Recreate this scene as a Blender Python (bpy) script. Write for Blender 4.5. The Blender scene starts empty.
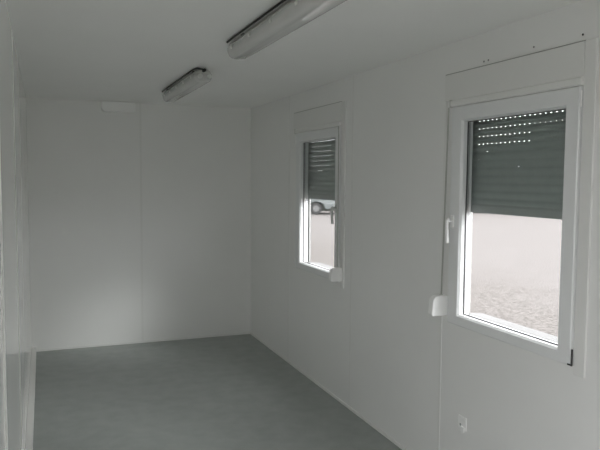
import bpy, bmesh, math, random
from mathutils import Vector, Matrix
random.seed(4)
C = bpy.context.scene.collection
W, L, H = 2.175, 6.618, 2.40          # inner width, far wall distance, height
NEAR = -0.90                          # near end wall
PI = math.pi

# ------------------------------------------------------------------ materials
def mat(name, col, rough=.5, spec=.5, metal=0.0, bump=0, bscale=50, mottle=0, mscale=4, coat=0):
    m = bpy.data.materials.new(name); m.use_nodes = True
    nt = m.node_tree; b = nt.nodes['Principled BSDF']
    b.inputs['Base Color'].default_value = (*col, 1)
    b.inputs['Roughness'].default_value = rough
    b.inputs['Specular IOR Level'].default_value = spec
    b.inputs['Metallic'].default_value = metal
    b.inputs['Coat Weight'].default_value = coat
    tc = nt.nodes.new('ShaderNodeTexCoord')
    if mottle:
        n = nt.nodes.new('ShaderNodeTexNoise'); n.inputs['Scale'].default_value = mscale
        n.inputs['Detail'].default_value = 6
        nt.links.new(tc.outputs['Object'], n.inputs['Vector'])
        r = nt.nodes.new('ShaderNodeValToRGB')
        r.color_ramp.elements[0].position = .3; r.color_ramp.elements[1].position = .7
        r.color_ramp.elements[0].color = (*[c*(1-mottle) for c in col], 1)
        r.color_ramp.elements[1].color = (*[min(1, c*(1+mottle)) for c in col], 1)
        nt.links.new(n.outputs['Fac'], r.inputs['Fac'])
        nt.links.new(r.outputs['Color'], b.inputs['Base Color'])
    if bump:
        n = nt.nodes.new('ShaderNodeTexNoise'); n.inputs['Scale'].default_value = bscale
        nt.links.new(tc.outputs['Object'], n.inputs['Vector'])
        bp = nt.nodes.new('ShaderNodeBump'); bp.inputs['Strength'].default_value = bump
        bp.inputs['Distance'].default_value = .01
        nt.links.new(n.outputs['Fac'], bp.inputs['Height'])
        nt.links.new(bp.outputs['Normal'], b.inputs['Normal'])
    return m

WALL = mat('painted_steel_panel', (.88, .88, .865), .30, .5, mottle=.012, mscale=2)
WALL_GLOSSY = mat('glossy_steel_panel', (.88, .88, .865), .10, .5, mottle=.012, mscale=2)
CEIL = mat('painted_ceiling_panel', (.92, .92, .905), .42, .4, mottle=.012, mscale=2)
TRIM = mat('white_trim', (.84, .84, .82), .35)
PVC = mat('white_window_plastic', (.84, .85, .85), .28, .5)
PVC2 = mat('white_fitting_plastic', (.96, .96, .95), .35)
GASKET = mat('dark_rubber', (.03, .03, .03), .6)
SLAT = mat('grey_shutter_slats', (.34, .385, .37), .45, .5, mottle=.05, mscale=20)
SILL = mat('grey_metal_sill', (.115, .115, .113), .6, .3)
ALU = mat('grey_painted_aluminium', (.36, .36, .35), .5)
SLATBAR = mat('grey_metal_bar', (.38, .41, .40), .35, .5, .2)
DARK = mat('dark_metal', (.06, .06, .06), .4, .5, .5)
STEEL = mat('steel', (.5, .5, .5), .35, .5, 1)
SCREW = mat('dull_screw_metal', (.30, .30, .29), .5)
GAP = mat('grey_sealant', (.42, .42, .40), .8)
HOUS = mat('grey_lamp_housing', (.66, .67, .64), .45)
TUBE = mat('white_lamp_tube', (.88, .88, .87), .2)
STRAP = mat('grey_woven_strap', (.50, .50, .47), .9, bump=.3, bscale=400)
HANDLE_BACKLIT = mat('backlit_handle', (.60, .61, .60), .3, .5, .2)  # far handle: its silhouette against the window put into a greyer colour

def floor_mat():
    m = mat('grey_linoleum', (.17, .185, .175), .50, .4)
    nt = m.node_tree; b = nt.nodes['Principled BSDF']; tc = nt.nodes['Texture Coordinate']
    n1 = nt.nodes.new('ShaderNodeTexNoise'); n1.inputs['Scale'].default_value = 9; n1.inputs['Detail'].default_value = 8
    n2 = nt.nodes.new('ShaderNodeTexNoise'); n2.inputs['Scale'].default_value = 140; n2.inputs['Detail'].default_value = 3
    for n in (n1, n2): nt.links.new(tc.outputs['Object'], n.inputs['Vector'])
    mx = nt.nodes.new('ShaderNodeMath'); mx.operation = 'ADD'
    nt.links.new(n1.outputs['Fac'], mx.inputs[0]); nt.links.new(n2.outputs['Fac'], mx.inputs[1])
    r = nt.nodes.new('ShaderNodeValToRGB')
    r.color_ramp.elements[0].position = .35; r.color_ramp.elements[0].color = (.32, .345, .33, 1)
    r.color_ramp.elements[1].position = .75; r.color_ramp.elements[1].color = (.43, .455, .44, 1)
    dv = nt.nodes.new('ShaderNodeMath'); dv.operation = 'MULTIPLY'; dv.inputs[1].default_value = .5
    nt.links.new(mx.outputs[0], dv.inputs[0]); nt.links.new(dv.outputs[0], r.inputs['Fac'])
    nt.links.new(r.outputs['Color'], b.inputs['Base Color'])
    return m
FLOOR = floor_mat()

def gravel_mat():
    m = mat('pale_gravel', (.12, .115, .11), .95, .1)
    nt = m.node_tree; b = nt.nodes['Principled BSDF']; tc = nt.nodes['Texture Coordinate']; N = nt.nodes.new
    def noise(sc, det, rough=.5):
        n = N('ShaderNodeTexNoise'); n.inputs['Scale'].default_value = sc; n.inputs['Detail'].default_value = det
        n.inputs['Roughness'].default_value = rough; nt.links.new(tc.outputs['Object'], n.inputs['Vector']); return n
    def ramp(src, p0, c0, p1, c1):
        r = N('ShaderNodeValToRGB'); r.color_ramp.elements[0].position = p0; r.color_ramp.elements[0].color = (*c0, 1)
        r.color_ramp.elements[1].position = p1; r.color_ramp.elements[1].color = (*c1, 1)
        nt.links.new(src, r.inputs['Fac']); return r
    v = N('ShaderNodeTexVoronoi'); v.inputs['Scale'].default_value = 24; nt.links.new(tc.outputs['Object'], v.inputs['Vector'])
    coarse = ramp(noise(20, 6, .85).outputs['Fac'], .38, (.034, .030, .027), .58, (.132, .122, .117))
    fine = ramp(noise(2.5, 8, .7).outputs['Fac'], .25, (.095, .088, .0855), .75, (.114, .106, .103))
    # loose gravel beside the cabin, compacted drive farther out
    sep = N('ShaderNodeSeparateXYZ'); nt.links.new(tc.outputs['Object'], sep.inputs[0])
    ad = N('ShaderNodeMath'); ad.operation = 'MULTIPLY_ADD'; ad.inputs[1].default_value = 4.0
    nt.links.new(noise(.6, 4).outputs['Fac'], ad.inputs[0]); nt.links.new(sep.outputs['X'], ad.inputs[2])
    mr = N('ShaderNodeMapRange'); mr.inputs['From Min'].default_value = 6.6; mr.inputs['From Max'].default_value = 9.0
    nt.links.new(ad.outputs[0], mr.inputs['Value'])
    mx = N('ShaderNodeMixRGB'); nt.links.new(mr.outputs[0], mx.inputs['Fac'])
    nt.links.new(coarse.outputs['Color'], mx.inputs['Color1']); nt.links.new(fine.outputs['Color'], mx.inputs['Color2'])
    nt.links.new(mx.outputs['Color'], b.inputs['Base Color'])
    bp = N('ShaderNodeBump'); bp.inputs['Strength'].default_value = .5; bp.inputs['Distance'].default_value = .02
    nt.links.new(v.outputs['Distance'], bp.inputs['Height']); nt.links.new(bp.outputs['Normal'], b.inputs['Normal'])
    return m
GRAVEL = gravel_mat()

def glass_mat(name, tint=(1, 1, 1), white=0.0, rough=.0, k=1.0):
    m = bpy.data.materials.new(name); m.use_nodes = True; nt = m.node_tree
    nt.nodes.clear()
    out = nt.nodes.new('ShaderNodeOutputMaterial')
    tr = nt.nodes.new('ShaderNodeBsdfTransparent'); tr.inputs['Color'].default_value = (*tint, 1)
    gl = nt.nodes.new('ShaderNodeBsdfGlossy'); gl.inputs['Roughness'].default_value = rough
    lw = nt.nodes.new('ShaderNodeLayerWeight'); lw.inputs['Blend'].default_value = .5
    pw = nt.nodes.new('ShaderNodeMath'); pw.operation = 'POWER'; pw.inputs[1].default_value = 5
    fr = nt.nodes.new('ShaderNodeMath'); fr.operation = 'MULTIPLY_ADD'; fr.inputs[1].default_value = .96; fr.inputs[2].default_value = .04
    nt.links.new(lw.outputs['Facing'], pw.inputs[0]); nt.links.new(pw.outputs[0], fr.inputs[0])
    base = tr
    if white:
        df = nt.nodes.new('ShaderNodeBsdfDiffuse'); df.inputs['Color'].default_value = (.84, .84, .82, 1)
        mw = nt.nodes.new('ShaderNodeMixShader'); mw.inputs['Fac'].default_value = white
        nt.links.new(tr.outputs[0], mw.inputs[1]); nt.links.new(df.outputs[0], mw.inputs[2]); base = mw
    mx = nt.nodes.new('ShaderNodeMixShader')
    nt.links.new(fr.outputs[0], mx.inputs['Fac']); nt.links.new(base.outputs[0], mx.inputs[1]); nt.links.new(gl.outputs[0], mx.inputs[2])
    nt.links.new(mx.outputs[0], out.inputs['Surface'])
    return m
GLASS = glass_mat('window_glass', (.97, .98, .975))
DIFF = glass_mat('lamp_cover_plastic', (.98, .98, .97), .66, .06)

# ------------------------------------------------------------------ mesh helpers
def box(bm, a, b, bev=0):
    x0, y0, z0 = a; x1, y1, z1 = b
    r = bmesh.ops.create_cube(bm, size=1)
    for v in r['verts']:
        v.co = Vector(((x0+x1)/2+v.co.x*(x1-x0), (y0+y1)/2+v.co.y*(y1-y0), (z0+z1)/2+v.co.z*(z1-z0)))
    if bev:
        es = list({e for v in r['verts'] for e in v.link_edges})
        bmesh.ops.bevel(bm, geom=es, offset=bev, segments=2, affect='EDGES', profile=.5)
def prism(bm, pts, axis, a, b):
    """pts: 2-D outline in the two other axes, swept along axis from a to b"""
    def mk(p, t):
        q = list(p); q.insert(axis, t); return bm.verts.new(q)
    A = [mk(p, a) for p in pts]; B = [mk(p, b) for p in pts]
    n = len(pts)
    for i in range(n): bm.faces.new((A[i], A[(i+1) % n], B[(i+1) % n], B[i]))
    bm.faces.new(A[::-1]); bm.faces.new(B)
def tube(bm, path, r, seg=12, r2=None):
    path = [Vector(p) for p in path]; rings = []
    for i, p in enumerate(path):
        d = (path[min(i+1, len(path)-1)] - path[max(i-1, 0)]).normalized()
        u = d.orthogonal().normalized() if i == 0 else (u - d*u.dot(d)).normalized()
        w = d.cross(u); rr = r if r2 is None else r+(r2-r)*i/(len(path)-1)
        rings.append([bm.verts.new(p + (u*math.cos(t)+w*math.sin(t))*rr) for t in [2*PI*k/seg for k in range(seg)]])
    for a, b in zip(rings, rings[1:]):
        for k in range(seg): bm.faces.new((a[k], a[(k+1) % seg], b[(k+1) % seg], b[k]))
    bm.faces.new(rings[0][::-1]); bm.faces.new(rings[-1])
def obj(name, bm, m, parent=None, smooth=False, bevel=0):
    bmesh.ops.recalc_face_normals(bm, faces=bm.faces[:])
    me = bpy.data.meshes.new(name); bm.to_mesh(me); bm.free(); me.materials.append(m)
    if smooth:
        for p in me.polygons: p.use_smooth = True
    o = bpy.data.objects.new(name, me); C.objects.link(o)
    if smooth:
        md = o.modifiers.new('split', 'EDGE_SPLIT'); md.split_angle = math.radians(40)
    if bevel:
        md = o.modifiers.new('bevel', 'BEVEL'); md.width = bevel; md.segments = 2; md.limit_method = 'ANGLE'
    if parent:
        o.parent = parent
        o.matrix_parent_inverse = Matrix.Translation(-parent.location)
    return o
def empty(name, loc=(0, 0, 0)):
    o = bpy.data.objects.new(name, None); C.objects.link(o); o.location = loc; o.empty_display_size = .1
    return o
def tag(o, label=None, cat=None, group=None, kind=None):
    if label: o['label'] = label
    if cat: o['category'] = cat
    if group: o['group'] = group
    if kind: o['kind'] = kind
    return o
def bx(name, a, b, m, parent=None, bev=0):
    bm = bmesh.new(); box(bm, a, b, bev); return obj(name, bm, m, parent)

# ------------------------------------------------------------------ windows data
OPEN = [(2.144, 2.855), (4.438, 5.149)]      # glass opening along the wall
Z0, Z1 = .960, 1.974
HY0, HY1, HZ0, HZ1 = -.075, .090, .915, 2.05   # hole around the opening (margins / heights)
T = .07                                       # wall thickness

# ------------------------------------------------------------------ room shell
S = dict(kind='structure')
tag(bx('floor', (-W-T, NEAR-T, -.12), (T, L+T, 0), FLOOR), **S)
tag(bx('ceiling', (-W-T, NEAR-T, H), (T, L+T, H+.12), CEIL), **S)
tag(bx('wall_far', (-W, L, 0), (0, L+T, H), WALL), **S)
tag(bx('wall_near', (-W, NEAR-T, 0), (0, NEAR, H), WALL), **S)
bm = bmesh.new(); ys = [NEAR-T]
for a, b in OPEN:
    h0, h1 = a+HY0, b+HY1
    box(bm, (0, ys[-1], 0), (T, h0, H))
    box(bm, (0, h0, 0), (T, h1, HZ0)); box(bm, (0, h0, HZ1), (T, h1, H))
    ys.append(h1)
box(bm, (0, ys[-1], 0), (T, L+T, H))
bmesh.ops.remove_doubles(bm, verts=bm.verts[:], dist=1e-5)
tag(obj('wall_right', bm, WALL), **S)
# left wall with the entrance doorway beside the photographer
D0, D1, DZ = -.72, .48, 2.06
bm = bmesh.new()
box(bm, (-W-T, NEAR-T, 0), (-W, D0, H)); box(bm, (-W-T, D0, DZ), (-W, D1, H)); box(bm, (-W-T, D1, 0), (-W, L+T, H))
tag(obj('wall_left', bm, WALL_GLOSSY), **S)
bm = bmesh.new()
box(bm, (-W-T-.01, D0, 0), (-W+.012, D0+.03, DZ)); box(bm, (-W-T-.01, D1-.03, 0), (-W+.012, D1, DZ)); box(bm, (-W-T-.01, D0, DZ-.03), (-W+.012, D1, DZ))
d = tag(obj('door_1', bm, TRIM), **S)
# panel joint covers
def joint(n, a, b): return tag(bx('trim_%d' % n, a, b, TRIM, bev=.0012), **S)
joint(1, (-.003, 3.024, .02), (0, 3.044, 2.09))
joint(2, (-.0016, 4.172, .02), (0, 4.190, H))
joint(3, (-.0025, 1.875, .02), (0, 1.90, H))
joint(4, (-.0025, 5.45, .02), (0, 5.466, H))
joint(5, (-1.148, L-.0016, .02), (-1.128, L, H))
joint(6, (-W, 2.265, .02), (-W+.006, 2.295, H))
joint(7, (-W, 3.565, .02), (-W+.003, 3.585, H))
# vertical cover strips on the right of each window, from the shutter box down past the sill
for n, (a, b) in zip((8, 9), OPEN):
    bm = bmesh.new(); box(bm, (-.011, a-.150, .868), (0, a-.090, 2.235), .003)
    tag(obj('trim_%d' % n, bm, TRIM), **S)
# skirtings
def skirt(side, a, b): tag(bx('baseboard_'+side, a, b, TRIM, bev=.003), **S)
skirt('left', (-W, D1, 0), (-W+.040, L, .05))
skirt('right', (-.009, NEAR, 0), (0, L, .022))
skirt('far', (-W+.040, L-.009, 0), (-.009, L, .022))

# ------------------------------------------------------------------ windows
def ring(bm, x0, x1, yo0, yo1, zo0, zo1, yi0, yi1, zi0, zi1, bead=0):
    """rectangular frame; bead = how far the room-side inner lip is pulled outwards (chamfer)"""
    O = [(yo0, zo0), (yo1, zo0), (yo1, zo1), (yo0, zo1)]
    I = [(yi0, zi0), (yi1, zi0), (yi1, zi1), (yi0, zi1)]
    J = [(yi0-bead, zi0-bead), (yi1+bead, zi0-bead), (yi1+bead, zi1+bead), (yi0-bead, zi1+bead)]
    f = lambda pts, x: [bm.verts.new((x, p[0], p[1])) for p in pts]
    ob = min(.004, (x1-x0)/4)
    Oc = [(yo0+ob, zo0+ob), (yo1-ob, zo0+ob), (yo1-ob, zo1-ob), (yo0+ob, zo1-ob)]
    loops = [f(O, x1), f(O, x0+ob), f(Oc, x0), f(J, x0), f(I, x0+bead*1.2), f(I, x1)]
    for a, b in zip(loops, loops[1:]+loops[:1]):
        for k in range(4): bm.faces.new((a[k], a[(k+1) % 4], b[(k+1) % 4], b[k]))

def window(n, a, b, mirror):
    """mirror False: handle on the far side (near window); True: handle on the near side (far window)"""
    fr = bmesh.new()
    ring(fr, -.004, T, a+HY0, b+HY1, HZ0, HZ1, a-.030, b+.030, Z0-.025, Z1+.030)
    f = tag(obj('window_%d' % n, fr, PVC), **S)
    # sash with sloping glazing bead
    bm = bmesh.new(); ring(bm, -.020, .036, a-.081, b+.096, Z0-.058, Z1+.080, a, b, Z0, Z1, .010)
    sash = obj('sash', bm, PVC, f)
    # gasket, inset just at the glass
    bm = bmesh.new(); ring(bm, .014, .017, a-.006, b+.006, Z0-.006, Z1+.006, a+.005, b-.004, Z0+.005, Z1-.002)
    obj('gasket', bm, GASKET, f)
    # spacer bar of the double glazing
    bm = bmesh.new(); ring(bm, .019, .031, a-.004, b+.004, Z0-.004, Z1+.004, a+.002, b-.002, Z0+.002, Z1-.002)
    obj('glazing_spacer', bm, STEEL, f)
    bm = bmesh.new(); box(bm, (.0175, a-.006, Z0-.006), (.0185, b+.006, Z1+.006))
    obj('pane', bm, GLASS, f)
    # handle: rosette, neck, lever hanging down
    hy = a-.040 if mirror else b+.062
    hz = 1.452
    bm = bmesh.new()
    box(bm, (-.030, hy-.013, hz-.032), (-.020, hy+.013, hz+.032), .004)
    tube(bm, [(-.026, hy, hz), (-.050, hy, hz)], .0085)
    tube(bm, [(-.046, hy, hz+.012), (-.057, hy, hz+.004), (-.058, hy, hz-.03), (-.055, hy, hz-.08), (-.052, hy, hz-.115)], .0085, r2=.0105)
    obj('window_handle', bm, HANDLE_BACKLIT if mirror else PVC2, f, smooth=True)
    # hinges on the other stile
    gy = b+.100 if mirror else a-.092
    for hz0, hz1, mm in ((.905, .975, DARK if not mirror else PVC2), (1.97, 2.035, PVC2)):
        bm = bmesh.new(); tube(bm, [(-.021, gy, hz0), (-.021, gy, hz1)], .0038)
        if hz0 < 1:
            box(bm, (-.024, gy+(.002 if not mirror else -.03), hz0), (-.0205, gy+(.022 if not mirror else -.002), hz0+.007), .001)
        h = obj('hinge', bm, mm, f, smooth=True)
        if mm is DARK: h['label'] = 'dark metal lower hinge'
    # outer sill, sloping away
    bm = bmesh.new()
    prism(bm, [(T-.02, Z0-.012), (.215, Z0-.028), (.215, Z0-.060), (.209, Z0-.060), (.209, Z0-.034), (T-.02, Z0-.020)], 1, a-.085, b+.10)
    # prism wants outline in (x,z) swept along y
    obj('window_sill', bm, SILL, f)
    return f
window(1, *OPEN[0], False)
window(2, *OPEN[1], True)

# ------------------------------------------------------------------ roller shutters
def shutter(a, b, label, far):
    root = empty('roller_shutter', (.09, (a+b)/2, 1.50))
    tag(root, label, 'roller shutter', 'half-lowered roller shutters on the windows')
    ya, yb = a-.045, b+.095
    x = .093; P = .04; zb = 1.528
    bm = bmesh.new()
    n = 14
    webz = 1.9765 - .04*11          # joint heights line up with the slots
    prof = []
    for i in range(-1, n):
        z = webz + P*i
        if z < zb-.001: continue
        # curved slat body between joint z and z+P
        outl = []; K = 6
        for k in range(K+1):
            t = k/K; outl.append((x-.0045*math.sin(PI*t)-.0015, z+.0055+t*(P-.0075)))
        for k in range(K, -1, -1):
            t = k/K; outl.append((x+.0045-.002*math.sin(PI*t), z+.0055+t*(P-.0075)))
        prism(bm, outl, 1, ya, yb)
        # joint web: with light slots where the curtain is not pressed shut
        row = round((1.9765-z)/P)
        def web(y0, y1): box(bm, (x, y0, z-.002), (x+.003, y1, z+.0055))
        slots = []
        pitch = .0345
        ks = [y for y in [yb-.088-pitch*k for k in range(23)] if y > ya+.03]
        if far: ks = [y for y in ks if y > ya+.20]
        if row == 0: slots = [(y, .012) for y in ks] if not far else [(y, .016) for y in ks if y > (a+b)/2-.1]
        elif 1 <= row <= (3 if not far else 5):
            lim = b-.385 if not far else a+.33
            slots = [(y, .011) for y in ks if y > lim] + ([(y, .006) for y in ks if y <= lim and random.random() < .75] if row == 1 and not far else [])
        elif row == 4 and not far: slots = [(ks[2], .012)]
        elif row == 6 and not far: slots = [(ks[9], .013)]
        if row in (5, 7, 8) and not far: slots = [(ks[0], .005)]
        if row == 6 and far: slots = [(y, .013) for y in ks[4:7]]
        cur = yb
        for y, w in sorted(slots, reverse=True):
            web(y+w/2, cur); cur = y-w/2
            hh = .0008                       # keep slot height: bottom lip only
            box(bm, (x, y-w/2, z-.002), (x+.003, y+w/2, z+.0009)); box(bm, (x, y-w/2, z+.0030), (x+.003, y+w/2, z+.0055))
        web(ya, cur)
    obj('slat_curtain', bm, SLAT, root)
    bm = bmesh.new(); prism(bm, [(x-.007, 1.500), (x+.007, 1.500), (x+.007, 1.535), (x+.002, 1.546), (x-.004, 1.546), (x-.007, 1.535)], 1, ya, yb)
    obj('bottom_bar', bm, SLATBAR, root)
    for y0, y1 in ((ya-.012, ya+.020), (yb-.020, yb+.012)):
        bm = bmesh.new()
        box(bm, (x-.022, y0, Z0-.02), (x-.009, y1, 2.06)); box(bm, (x+.010, y0, Z0-.02), (x+.022, y1, 2.06))
        m = y0 if y1 > a+.2 and y0 < a else y1
        if y0 < a: box(bm, (x-.022, y0-.004, Z0-.02), (x+.022, y0, 2.06))
        else: box(bm, (x-.022, y1, Z0-.02), (x+.022, y1+.004, 2.06))
        obj('guide_rail', bm, ALU, root)
    bx('housing', (T+.001, ya-.03, 2.062), (T+.19, yb+.03, 2.26), PVC, root, .004)  # unseen outer box, added to block light above the curtain
    return root
sh1 = shutter(*OPEN[0], 'grey slatted roller shutter lowered halfway in the larger, nearer window', False)
sh2 = shutter(*OPEN[1], 'grey slatted roller shutter lowered halfway in the smaller-looking window near the far wall', True)

# inspection covers of the shutter boxes on the room side, with the ledge above the window
def cover(a, b, label, screws):
    root = empty('shutter_box_cover', (0, (a+b)/2, 2.09))
    tag(root, label, 'shutter box cover', 'shutter box covers above the windows')
    obj_ = bmesh.new(); box(obj_, (-.012, a-.0895, 2.092), (0, b+.178, 2.232), .003)
    obj('cover_panel', obj_, TRIM, root)
    bm = bmesh.new(); prism(bm, [(0, 2.056), (-.020, 2.056), (-.026, 2.062), (-.026, 2.084), (-.020, 2.0915), (0, 2.0915)], 1, a-.0895, b+.100)
    obj('ledge', bm, TRIM, root)
    bx('ledge_end_cap', (-.028, b+.1005, 2.053), (0, b+.112, 2.094), HOUS, root, .002)
    bm = bmesh.new(); box(bm, (-.008, a-.0895, 2.2325), (0, b+.178, 2.2365)); obj('sealing_line', bm, GAP, root)
    for y, z in screws:
        bm = bmesh.new(); tube(bm, [(0, y, z), (-.002, y, z)], .0045)
        obj('screw', bm, DARK if y < 2.2 else SCREW, root)
cover(*OPEN[0], 'white shutter box cover with a ledge above the nearer window, screws over it',
      [(2.078, 2.262), (2.362, 2.264), (2.68, 2.258), (2.715, 2.257)])
cover(*OPEN[1], 'white shutter box cover with a ledge above the far window', [])

# strap winders
def winder(y0, y1, z0, z1, sy, label, flip):
    root = empty('strap_winder', (0, (y0+y1)/2, z0)); tag(root, label, 'strap winder', 'shutter strap winders beside the windows')
    # rounded housing outline seen from the side (x depth, z)
    pts = []
    X = -.100; X0 = -.0111 if flip else .0006
    pts += [(X0, z0), (X+.012, z0)]
    for k in range(1, 6): t = -PI/2 - k*PI/10; pts.append((X+.012+.012*math.cos(t), z0+.012+.012*math.sin(t)))
    for k in range(0, 6): t = PI - k*PI/10; pts.append((X+.006+.034*(1+math.cos(t)), z1-.034+.034*math.sin(t)))
    pts.append((X0, z1))
    bm = bmesh.new(); prism(bm, pts, 1, y0, y1)
    obj('housing', bm, PVC2, root, bevel=.003)
    bm = bmesh.new(); tube(bm, [(-.030, sy, z1-.004), (-.030, sy, z1+.006)], .010); obj('strap_inlet', bm, HOUS, root)
    bm = bmesh.new()
    p0 = (-.030, sy, z1+.004); p1 = (-.030, sy-.03 if not flip else sy, 2.054)
    v = [bm.verts.new(q) for q in ((p0[0], p0[1]-.007, p0[2]), (p0[0], p0[1]+.007, p0[2]), (p1[0], p1[1]+.007, p1[2]), (p1[0], p1[1]-.007, p1[2]))]
    w = [bm.verts.new(q.co+Vector((.0012, 0, 0))) for q in v]
    bm.faces.new(v); bm.faces.new(w[::-1])
    for k in range(4): bm.faces.new((v[k], v[(k+1) % 4], w[(k+1) % 4], w[k]))
    obj('strap', bm, STRAP, root)
    if flip: bx('mounting_plate', (-.014, 4.3482, z0+.004), (0, 4.3566, z1-.004), PVC2, root)
winder(2.975, 3.015, .932, 1.042, 2.995, 'white rounded strap winder on the wall left of the nearer window', False)
winder(4.310, 4.352, .918, 1.018, 4.352, 'white strap winder at the lower right corner of the far window', True)

# ------------------------------------------------------------------ ceiling luminaires
def luminaire(cx, yc, hl, label):
    root = empty('ceiling_light', (cx, yc, H)); tag(root, label, 'ceiling light', 'fluorescent ceiling lights')
    def stadium(hw, hlen, z, bm):
        vs = []
        r = min(hw, .06)
        K = 7
        for qx, qy, t0 in ((1, 1, 0), (-1, 1, PI/2), (-1, -1, PI), (1, -1, 1.5*PI)):
            for k in range(K+1):
                t = t0+k*(PI/2)/K
                vs.append(bm.verts.new((cx+qx*(hw-r)+r*math.cos(t), yc+qy*(hlen-r)+r*math.sin(t), z)))
        return vs
    def loft(name, levels, m, smooth=True, cap=(True, True)):
        bm = bmesh.new(); L_ = [stadium(*l, bm) for l in levels]
        for p, q in zip(L_, L_[1:]):
            n = len(p)
            for k in range(n): bm.faces.new((p[k], p[(k+1) % n], q[(k+1) % n], q[k]))
        if cap[0]: bm.faces.new(L_[0])
        if cap[1]: bm.faces.new(L_[-1][::-1])
        return obj(name, bm, m, root, smooth)
    loft('housing', [(.046, hl-.02, H-.010), (.050, hl-.012, H-.013), (.057, hl-.004, H-.032), (.057, hl-.004, H-.036)], HOUS)
    loft('gasket', [(.0585, hl-.002, H-.036), (.0585, hl-.002, H-.039)], GASKET)
    # clear cover, open at the top
    loft('lamp_cover', [(.062, hl, H-.034), (.062, hl, H-.046), (.060, hl-.004, H-.060), (.052, hl-.012, H-.076), (.041, hl-.024, H-.085), (.028, hl-.040, H-.088)], DIFF, True, (False, True))
    bx('reflector_tray', (cx-.046, yc-hl+.05, H-.046), (cx+.046, yc+hl-.05, H-.041), TRIM, root, .003)
    for s in (-1, 1):
        bm = bmesh.new(); tube(bm, [(cx+s*.023, yc-hl+.075, H-.063), (cx+s*.023, yc+hl-.075, H-.063)], .013)
        obj('fluorescent_tube', bm, TUBE, root, True)
        for e in (-1, 1):
            bm = bmesh.new(); box(bm, (cx+s*.023-.014, yc+e*(hl-.064)-.010, H-.077), (cx+s*.023+.014, yc+e*(hl-.064)+.010, H-.0465), .003)
            obj('tube_socket', bm, TRIM, root)
        for k in range(5):
            y = yc-hl+.14+k*(2*hl-.28)/4
            bm = bmesh.new()
            prism(bm, [(cx+s*.0585, H-.028), (cx+s*.0635, H-.028), (cx+s*.0665, H-.042), (cx+s*.0635, H-.054), (cx+s*.0620, H-.054), (cx+s*.0630, H-.042)], 1, y-.012, y+.012)
            obj('clip', bm, HOUS, root)
    for e in (-1, 1):
        bx('mounting_bracket', (cx-.045, yc+e*.5-.02, H-.0105), (cx+.045, yc+e*.5+.02, H-.0002), DARK, root)
    for s in (-1, 1):
        bm = bmesh.new(); tube(bm, [(cx+s*.031, yc-hl+.012, H-.054), (cx+s*.031, yc-hl-.010, H-.054), (cx+s*.031, yc-hl-.014, H-.054)], .015, 20)
        obj('end_cap', bm, HOUS, root, True)
    bm = bmesh.new(); tube(bm, [(cx-.006, yc-hl+.01, H-.017), (cx-.006, yc-hl-.024, H-.017)], .0105); obj('cable_gland', bm, GASKET, root, True)
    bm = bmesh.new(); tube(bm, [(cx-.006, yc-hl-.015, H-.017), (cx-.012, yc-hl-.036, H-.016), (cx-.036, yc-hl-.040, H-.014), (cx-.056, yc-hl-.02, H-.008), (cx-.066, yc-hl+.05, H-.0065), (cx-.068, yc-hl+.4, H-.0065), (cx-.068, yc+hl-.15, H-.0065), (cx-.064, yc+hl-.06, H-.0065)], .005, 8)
    obj('gap_shade_cable', bm, GASKET, root, True)  # black cable run stands in for the shaded gap along the lamp
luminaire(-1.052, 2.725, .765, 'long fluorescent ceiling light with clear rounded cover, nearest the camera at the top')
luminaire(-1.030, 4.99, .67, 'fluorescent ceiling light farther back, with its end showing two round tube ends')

# ------------------------------------------------------------------ small fittings
bm = bmesh.new()
pts = []
for qx, qz, t0, r in ((-1.195, 2.396, 0, .008), (-1.510, 2.396, PI/2, .008), (-1.510, 2.303, PI, .030), (-1.195, 2.303, 1.5*PI, .018)):
    sx = -1 if qx > -1.3 else 1; sz = -1 if qz > 2.35 else 1
    for k in range(6):
        t = t0+k*PI/10; pts.append((qx+sx*r+r*math.cos(t), qz+sz*r+r*math.sin(t)))
prism(bm, [(p[0], p[1]) for p in pts], 1, L-.075, L)
v = obj('air_vent', bm, PVC2, bevel=.006)
tag(v, 'small white rounded ventilation cover high on the far wall, touching the ceiling', 'vent')

root = empty('wall_socket', (0, 2.81, .387)); tag(root, 'small white cable outlet low on the wall under the nearer window', 'wall socket')
bx('cover_plate', (-.008, 2.775, .352), (0, 2.845, .424), PVC2, root, .004)
bm = bmesh.new(); prism(bm, [(2.786, .345), (2.800, .335), (2.812, .345), (2.812, .372), (2.786, .372)], 0, -.014, -.007)
obj('cable_cover', bm, PVC2, root)
bm = bmesh.new(); tube(bm, [(-.0085, 2.822, .377), (-.0075, 2.822, .377)], .007); obj('hole', bm, SLATBAR, root)

# ------------------------------------------------------------------ outside
bm = bmesh.new(); r = bmesh.ops.create_grid(bm, x_segments=60, y_segments=60, size=60)
for vv in bm.verts:
    vv.co.x += 0; vv.co.z = -.22 + .02*math.sin(vv.co.x*1.1)*math.cos(vv.co.y*.8)
g = obj('gravel_yard', bm, GRAVEL, smooth=False)
g.name = 'gravel_ground'; tag(g, kind='structure')

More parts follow.
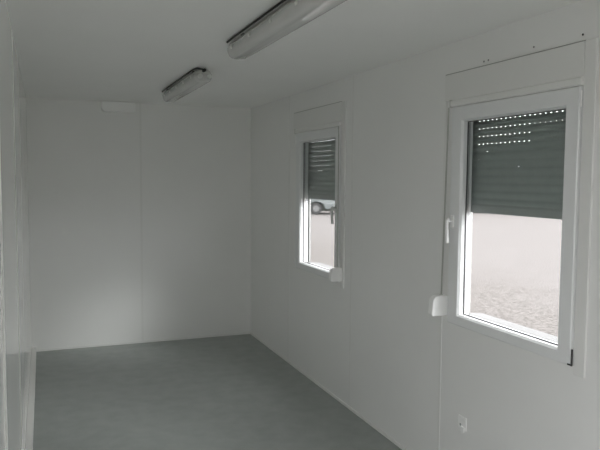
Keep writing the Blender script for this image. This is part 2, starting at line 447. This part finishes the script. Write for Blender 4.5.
# low dark hedge at the far edge of the yard
HEDGE = mat('dark_hedge', (.018, .021, .017), .9, .2, bump=1, bscale=8, mottle=.5, mscale=5)
bm = bmesh.new()
N = 90; rows = []
for i in range(N+1):
    t = i/N; ang = math.radians(5 + 60*t)
    R = 38.9 + .25*math.sin(i*.7) + max(0, math.degrees(ang)-39)*.6
    cx_, cy_ = -2+R*math.sin(ang), R*math.cos(ang); u = Vector((math.sin(ang), math.cos(ang), 0))
    row = []
    for k in range(9):
        q = PI*k/8; w = .9*(1+.15*random.uniform(-1, 1)); h = 2.2+.3*random.uniform(-1, 1)
        row.append(bm.verts.new(Vector((cx_, cy_, -.25)) - u*math.cos(q)*w + Vector((0, 0, math.sin(q)**.6*h if 0 < k < 8 else 0))))
    rows.append(row)
for p, q in zip(rows, rows[1:]):
    for k in range(8): bm.faces.new((p[k], p[k+1], q[k+1], q[k]))
bm.faces.new(rows[0]); bm.faces.new(rows[-1][::-1])
h = obj('hedge', bm, HEDGE); tag(h, 'dark hedge along the far edge of the gravel yard', 'hedge')

# parked car, glimpsed under the far window's shutter
CARP = mat('dark_car_paint', (.09, .10, .10), .45)
CGL = mat('dark_car_glass', (.02, .025, .03), .08)
HUB = mat('hubcap_plastic', (.10, .10, .10), .7)
TYRE = mat('black_tyre', (.02, .02, .02), .8)
def car(loc, rz):
    root = empty('car', loc)
    side = [(-2.05, .35), (-2.10, .62), (-2.0, .82), (-1.25, .95), (-.55, 1.38), (.75, 1.42), (1.55, 1.02), (2.02, .94), (2.10, .60), (2.05, .32),
            (1.70, .28), (1.62, .52), (1.45, .62), (1.20, .66), (.95, .60), (.84, .28), (-.86, .28), (-.95, .52), (-1.12, .62), (-1.35, .66), (-1.58, .60), (-1.70, .30)]
    bm = bmesh.new()
    A = [bm.verts.new((px, -.82+(.12 if pz > 1 else 0), pz)) for px, pz in side]; B = [bm.verts.new((px, .82-(.12 if pz > 1 else 0), pz)) for px, pz in side]
    n = len(side)
    for i in range(n): bm.faces.new((A[i], A[(i+1) % n], B[(i+1) % n], B[i]))
    bm.faces.new(A[::-1]); bm.faces.new(B)
    obs = [obj('body', bm, CARP, bevel=.05)]
    for s in (-1, 1):
        bm = bmesh.new(); y = s*.80
        prism(bm, [(-1.05, .99), (-.50, 1.31), (.68, 1.34), (1.30, 1.01)], 1, y-.03*(s < 0)-.0, y+.03*(s > 0))
        obs.append(obj('side_window', bm, CGL))
        for px in (-1.33, 1.26):
            bm = bmesh.new(); tube(bm, [(px, s*.62, .31), (px, s*.83, .31)], .31, 24); obs.append(obj('wheel', bm, TYRE, smooth=True))
            bm = bmesh.new(); tube(bm, [(px, s*.83, .31), (px, s*.845, .31)], .17, 16)
            hc = obj('hubcap', bm, HUB); hc.parent = obs[-1]
    for o in obs: o.parent = root
    root.rotation_euler = (0, 0, rz)
    return root
tag(car((12.75, 31.5, -.22), math.radians(-25)), 'dark grey car parked far off on the gravel, seen through the far window', 'car')

# ------------------------------------------------------------------ sky and daylight
w = bpy.data.worlds.new('overcast_sky'); bpy.context.scene.world = w; w.use_nodes = True
nt = w.node_tree; bg = nt.nodes['Background']
tc = nt.nodes.new('ShaderNodeTexCoord'); sep = nt.nodes.new('ShaderNodeSeparateXYZ')
nt.links.new(tc.outputs['Generated'], sep.inputs[0])
cr = nt.nodes.new('ShaderNodeValToRGB')
cr.color_ramp.elements[0].position = 0; cr.color_ramp.elements[0].color = (.82, .815, .85, 1)
cr.color_ramp.elements[1].position = 1; cr.color_ramp.elements[1].color = (1, .98, .985, 1)
nt.links.new(sep.outputs['Z'], cr.inputs['Fac'])
# bright patch of cloud in front of the hidden sun
sd = Vector((1.52, -1.78, 1.12)).normalized()
dt = nt.nodes.new('ShaderNodeVectorMath'); dt.operation = 'DOT_PRODUCT'; dt.inputs[1].default_value = sd
nt.links.new(tc.outputs['Generated'], dt.inputs[0])
mxn = nt.nodes.new('ShaderNodeMath'); mxn.operation = 'MAXIMUM'; mxn.inputs[1].default_value = 0
pw = nt.nodes.new('ShaderNodeMath'); pw.operation = 'POWER'; pw.inputs[1].default_value = 80
ml = nt.nodes.new('ShaderNodeMath'); ml.operation = 'MULTIPLY'; ml.inputs[1].default_value = 6.3
nt.links.new(dt.outputs['Value'], mxn.inputs[0]); nt.links.new(mxn.outputs[0], pw.inputs[0]); nt.links.new(pw.outputs[0], ml.inputs[0])
ads = nt.nodes.new('ShaderNodeMixRGB'); ads.blend_type = 'ADD'; ads.inputs['Fac'].default_value = 1
nt.links.new(cr.outputs['Color'], ads.inputs['Color1']); nt.links.new(ml.outputs[0], ads.inputs['Color2'])
nt.links.new(ads.outputs['Color'], bg.inputs['Color'])
bg.inputs['Strength'].default_value = 6.2
# daylight portals at the openings (sampling guides only)
def portal(loc, rot, sx, sy):
    l = bpy.data.lights.new('daylight_portal', 'AREA'); l.shape = 'RECTANGLE'; l.size = sx; l.size_y = sy
    l.cycles.is_portal = True
    o = bpy.data.objects.new('daylight_portal', l); C.objects.link(o); o.location = loc; o.rotation_euler = rot
for a, b in OPEN:
    portal((.14, (a+b)/2, 1.5), (0, PI/2, 0), 1.2, .95)
portal((-W-T-.03, (D0+D1)/2, DZ/2), (0, -PI/2, 0), DZ, D1-D0)

# ------------------------------------------------------------------ camera
f_px, yaw, pitch, roll = 650.96, .3755, .0718, .0073
F = Vector((math.sin(yaw)*math.cos(pitch), math.cos(yaw)*math.cos(pitch), -math.sin(pitch)))
R0 = Vector((math.cos(yaw), -math.sin(yaw), 0)); U0 = R0.cross(F)
R = R0*math.cos(roll)+U0*math.sin(roll); U = -R0*math.sin(roll)+U0*math.cos(roll)
cam = bpy.data.cameras.new('camera'); co = bpy.data.objects.new('camera', cam); C.objects.link(co)
M = Matrix(((R.x, U.x, -F.x, -2.044), (R.y, U.y, -F.y, 0), (R.z, U.z, -F.z, 1.6742), (0, 0, 0, 1)))
co.matrix_world = M
cam.sensor_width = 36; cam.lens = f_px/600*36; cam.clip_start = .02; cam.clip_end = 300
sc = bpy.context.scene; sc.camera = co
sc.view_settings.view_transform = 'Standard'; sc.view_settings.look = 'None'
sc.view_settings.gamma = 1; sc.view_settings.use_curve_mapping = False
sc.view_settings.exposure = .29
sc.cycles.max_bounces = 16; sc.cycles.diffuse_bounces = 12; sc.cycles.glossy_bounces = 6; sc.cycles.transparent_max_bounces = 16
sc.cycles.sample_clamp_indirect = 12
sc.cycles.use_denoising = True
sc.cycles.caustics_reflective = False
